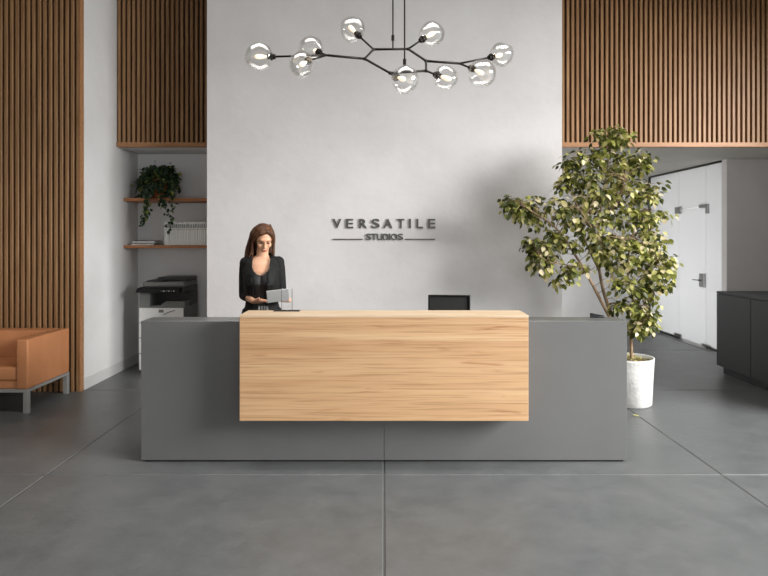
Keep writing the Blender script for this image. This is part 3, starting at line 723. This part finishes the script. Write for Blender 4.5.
# face details
def ell(name, c, r, m, rot=True, par=None):
    bm = bmesh.new(); bmesh.ops.create_icosphere(bm, subdivisions=3, radius=1, matrix=HM @ Matrix.Translation(Vector(c)) @ Matrix.Diagonal(Vector(r).to_4d()))
    return obj(name, bm, M[m], par or t, True)
for s in (-1, 1):
    ell('eye', (s*.031, -.074, .012), (.012, .006, .0035), 'eye')
    bm = bmesh.new(); tube(bm, [H(s*.014, -.086, .030), H(s*.032, -.083, .036), H(s*.050, -.071, .030)], [.002, .003, .0015], 6); obj('eyebrow', bm, M['brow'], t, True)
    bm = bmesh.new(); tube(bm, [H(s*.018, -.080, .011), H(s*.032, -.082, .0085), H(s*.046, -.074, .011)], [.0015, .0022, .0012], 6); obj('eyelashes', bm, M['brow'], t, True)
bm = bmesh.new(); tube(bm, [H(-.021, -.083, -.052), H(-.008, -.094, -.0485), H(0, -.095, -.050), H(.008, -.094, -.0485), H(.021, -.083, -.052)], [.0015, .005, .0045, .005, .0015], 8)
tube(bm, [H(-.018, -.084, -.055), H(0, -.094, -.059), H(.018, -.084, -.055)], [.0015, .006, .0015], 8); obj('lips', bm, M['lips'], t, True)
# camisole
bm = bmesh.new(); nsec = []
cam_s = [s for s in tor(.007) if s[0] <= 1.35]
def bust(p):
    f = 0
    for sx in (-.062, .062):
        dd_ = ((p.x-sx)/.075)**2+((p.z-1.285)/.075)**2
        f = max(f, math.exp(-dd_))
    if p.y < 0: p.y -= .042*f
    return p
secs = []
for i in range(90):
    z = .90+i*(1.42-.90)/89
    for a, b_ in zip(torso, torso[1:]):
        if a[0] <= z <= b_[0]:
            u = (z-a[0])/(b_[0]-a[0]); secs.append(tuple([z]+[a[j]+(b_[j]-a[j])*u+(.008 if j > 2 else 0) for j in range(1, 5)])); break
def shell(secs, keep, infl=0):
    bm = bmesh.new(); n = 180
    Rg = [[bm.verts.new(bust(ring_pt((s[0], s[1], s[2], s[3]+infl, s[4]+infl), 2*PI*k_/n))) for k_ in range(n)] for s in secs]
    for a, b_ in zip(Rg, Rg[1:]):
        for k_ in range(n):
            f = (a[k_], a[(k_+1) % n], b_[(k_+1) % n], b_[k_]); c_ = sum((v.co for v in f), Vector())/4
            if keep(c_): bm.faces.new(f)
    bmesh.ops.delete(bm, geom=[v for v in bm.verts if not v.link_faces], context='VERTS')
    return bm
def solid(o, th, off=1):
    m = o.modifiers.new('thick', 'SOLIDIFY'); m.thickness = th; m.offset = off; return o
cm = solid(obj('camisole', shell(secs, lambda c_: not (c_.y < 0 and c_.z > 1.335+12*c_.x*c_.x)), M['camisole'], t, True), .003)
for s in (-1, 1):
    bm = bmesh.new(); tube(bm, [(s*.085, -.115, 1.315), (s*.09, -.088, 1.38), (s*.085, -.03, 1.475), (s*.08, .05, 1.46)], .005, 6); obj('camisole_strap', bm, M['camisole'], t, True)
# blazer: open front V
def torsec(z):
    for a, b_ in zip(torso, torso[1:]):
        if a[0] <= z <= b_[0]:
            u = (z-a[0])/(b_[0]-a[0]); return [z]+[a[j]+(b_[j]-a[j])*u for j in range(1, 5)]
bsec = []
for i in range(46):
    z = .80+i*(1.485-.80)/45
    s = torsec(max(z, .861)); ex = .022 if z < 1.38 else .016
    sw = s[3]+ex; sd_ = s[4]+ex
    if z < 1.05: sw += .012; sd_ += .012
    if z > 1.36: sw += .004
    bsec.append((z, s[1], s[2], sw, sd_, 2.3))
def opn(z):   # half-width of the open front
    if z < 1.05: return .035
    return .048+.028*max(0, (z-1.05)/.4) 
def shell2(keep):
    bm = bmesh.new(); n = 96
    Rg = [[bm.verts.new(bust(ring_pt(s, 2*PI*k_/n))) for k_ in range(n)] for s in bsec]
    for a, b_ in zip(Rg, Rg[1:]):
        for k_ in range(n):
            f = (a[k_], a[(k_+1) % n], b_[(k_+1) % n], b_[k_]); c_ = sum((v.co for v in f), Vector())/4
            if keep(c_): bm.faces.new(f)
    bmesh.ops.delete(bm, geom=[v for v in bm.verts if not v.link_faces], context='VERTS'); return bm
bz = solid(obj('blazer', shell2(lambda c_: not (c_.y < 0 and abs(c_.x) < opn(c_.z))), M['suit'], t, True), .005)
for s in (-1, 1):
    E, S, Wp = (elL, shL, wrL) if s < 0 else (elR, shR, wrR)
    Wc = Vector(E).lerp(Vector(Wp), .42)
    blob('blazer_sleeve', [('c', [Vector(S)+Vector((-s*.065, 0, .006)), Vector(S)+Vector((s*.002, 0, 0)), Vector(S).lerp(Vector(E), .5)+Vector((s*.004, 0, 0)), E, Wc], [.050, .055, .050, .048, .038])], M['suit'], bz, vox=.008, smooth_it=4)
    # lapel
    bm = bmesh.new(); L1 = []
    zs = [1.10, 1.18, 1.26, 1.34, 1.40, 1.44, 1.47]; wd = [.004, .022, .038, .05, .058, .045, .035]
    ra = []; rb = []
    for z, w_ in zip(zs, wd):
        sct = min(bsec, key=lambda q_: abs(q_[0]-z))
        def onsurf(x_, ex):
            c_ = max(-.98, min(.98, (x_-sct[1])/(sct[3]+ex))); th = -math.acos(abs(c_)**(2.3/2)) if c_ >= 0 else -(PI-math.acos(abs(c_)**(2.3/2)))
            p = ring_pt((z, sct[1], sct[2], sct[3]+ex, sct[4]+ex, 2.3), th); return bust(p)
        ra.append(bm.verts.new(onsurf(s*(opn(z)-.003), .010))); rb.append(bm.verts.new(onsurf(s*(opn(z)+w_), .012)))
    for a0, a1, b0, b1 in zip(ra, ra[1:], rb, rb[1:]): bm.faces.new((a0, a1, b1, b0))
    solid(obj('lapel', bm, M['suit'], bz), .005, 0)
bm = bmesh.new(); tube(bm, [(-.10, -.04, 1.474), (-.085, .03, 1.50), (0, .085, 1.512), (.085, .03, 1.50), (.10, -.04, 1.474)], [.008, .014, .016, .014, .008], 8); obj('collar', bm, M['suit'], bz, True)
blob('trousers', [('l', [(s[0], s[1], s[2], s[3]+.012, s[4]+.014) for s in torso if s[0] <= 1.03]), ('c', [(-.085, .01, .88), (-.08, 0, .52+hz), (-.075, .02, .10+hz)], [.098, .075, .058]), ('c', [(.085, .01, .88), (.09, -.01, .52+hz), (.095, .02, .10+hz)], [.098, .075, .058])], M['suit'], t, vox=.012, smooth_it=4)
for cx_ in (-.077, .098):
    blob('shoe', [('e', (cx_, -.07, .045), (.042, .085, .04)), ('e', (cx_, .02, .075), (.037, .05, .05)), ('c', [(cx_, .045, .06), (cx_, .05, .011)], [.02, .011]), ('e', (cx_, -.13, .03), (.035, .045, .026))], M['camisole'], t, vox=.008, smooth_it=3)
# hair: cap plus long locks
def hairmask(): pass
hp = [he((0, .028, .045), (.088, .095, .088)), he((0, .075, -.03), (.075, .05, .09)), he((-.06, .03, .02), (.03, .06, .07)), he((.06, .03, .02), (.03, .06, .07)),
      ('c', [H(.02, -.045, .105), H(-.035, -.05, .092), H(-.068, -.03, .06), H(-.082, -.008, .01)], [.016, .018, .018, .018]),
      ('c', [H(.02, -.045, .105), H(.052, -.045, .08), H(.072, -.025, .045), H(.08, -.006, .0)], [.015, .015, .016, .016])]
hair = blob('hair', hp, M['hair'], t, vox=.006, smooth_it=2)
bm = bmesh.new(); rr = random.Random(5)
def lock(pts, r):
    pts = [Vector(p) for p in pts]; sm = []
    for i in range(len(pts)-1):
        p0 = pts[max(i-1, 0)]; p1 = pts[i]; p2 = pts[i+1]; p3 = pts[min(i+2, len(pts)-1)]
        for k_ in range(5):
            u = k_/5; sm.append(.5*((2*p1)+(p2-p0)*u+(2*p0-5*p1+4*p2-p3)*u*u+(-p0+3*p1-3*p2+p3)*u**3))
    sm.append(pts[-1]); n = len(sm); tube(bm, sm, [r*(1.0 if i < n*.75 else 1-.75*(i-n*.75)/(n*.25)) for i in range(n)], 6)
for i in range(95):
    u = rr.random(); wob = lambda a: Vector((rr.uniform(-a, a), rr.uniform(-a, a), rr.uniform(-a, a)))
    # viewer-left mass sweeping out over the shoulder
    st = Vector(H(-.02-.06*u, .03+rr.uniform(-.04, .05), .12-.05*u)); a_ = Vector(H(-.088-.012*rr.random(), .0+.07*rr.random()*(1), .035))
    b_ = Vector((-.10-.03*u, .02+.05*rr.random(), 1.56)); c_ = Vector((-.115-.04*u+rr.uniform(0, .04), .02+rr.uniform(-.02, .05), 1.485+rr.uniform(-.03, .015)))
    lock([st, a_+wob(.004), b_+wob(.01), c_+wob(.01)], rr.uniform(.004, .0065))
for i in range(40):   # inner left, beside face and onto the chest
    a_ = Vector(H(-.078-.01*rr.random(), -.01+.03*rr.random(), .03)); b_ = Vector((-.072-.02*rr.random(), -.02+.05*rr.random(), 1.535))
    c_ = Vector((-.07-.035*rr.random(), -.05+.06*rr.random(), 1.455+rr.uniform(-.02, .03)))
    lock([H(-.03, -.03, .11), a_, b_, c_], rr.uniform(.004, .006))
for i in range(55):   # viewer-right
    a_ = Vector(H(.082+.012*rr.random(), -.005+.07*rr.random(), .035)); b_ = Vector((.088+.012*rr.random(), .0+.06*rr.random(), 1.56)); c_ = Vector((.078+.025*rr.random(), .0+.05*rr.random(), 1.50+rr.uniform(-.02, .02)))
    lock([H(.03+.03*rr.random(), .02+rr.uniform(-.04, .05), .11), a_, b_, c_], rr.uniform(.004, .006))
for i in range(60):   # back
    x_ = rr.uniform(-.09, .08); lock([H(x_*.5, .09, .09), H(x_, .125, .0), (x_*1.1, .10+rr.random()*.02, 1.52), (x_*1.2-.01, .11+rr.random()*.02, 1.40+rr.uniform(-.03, .03))], rr.uniform(.005, .007))
obj('hair_locks', bm, M['hair'], hair, True)
# tablet held by the woman: a thing of its own
tc_ = P(278, 295.5, 4.865)
tb = thing('tablet', 'silver tablet held in the woman\'s hands above the counter', 'tablet', tc_)
tb.rotation_euler = (math.radians(36), math.radians(-6), math.radians(12))
obj('metal_back', bx(-.088, .086, -.006, .0015, -.062, .062, .003), M['tablet_grey'], tb)
obj('screen', bx(-.077, .077, .0018, .003, -.056, .056), M['screen'], tb)
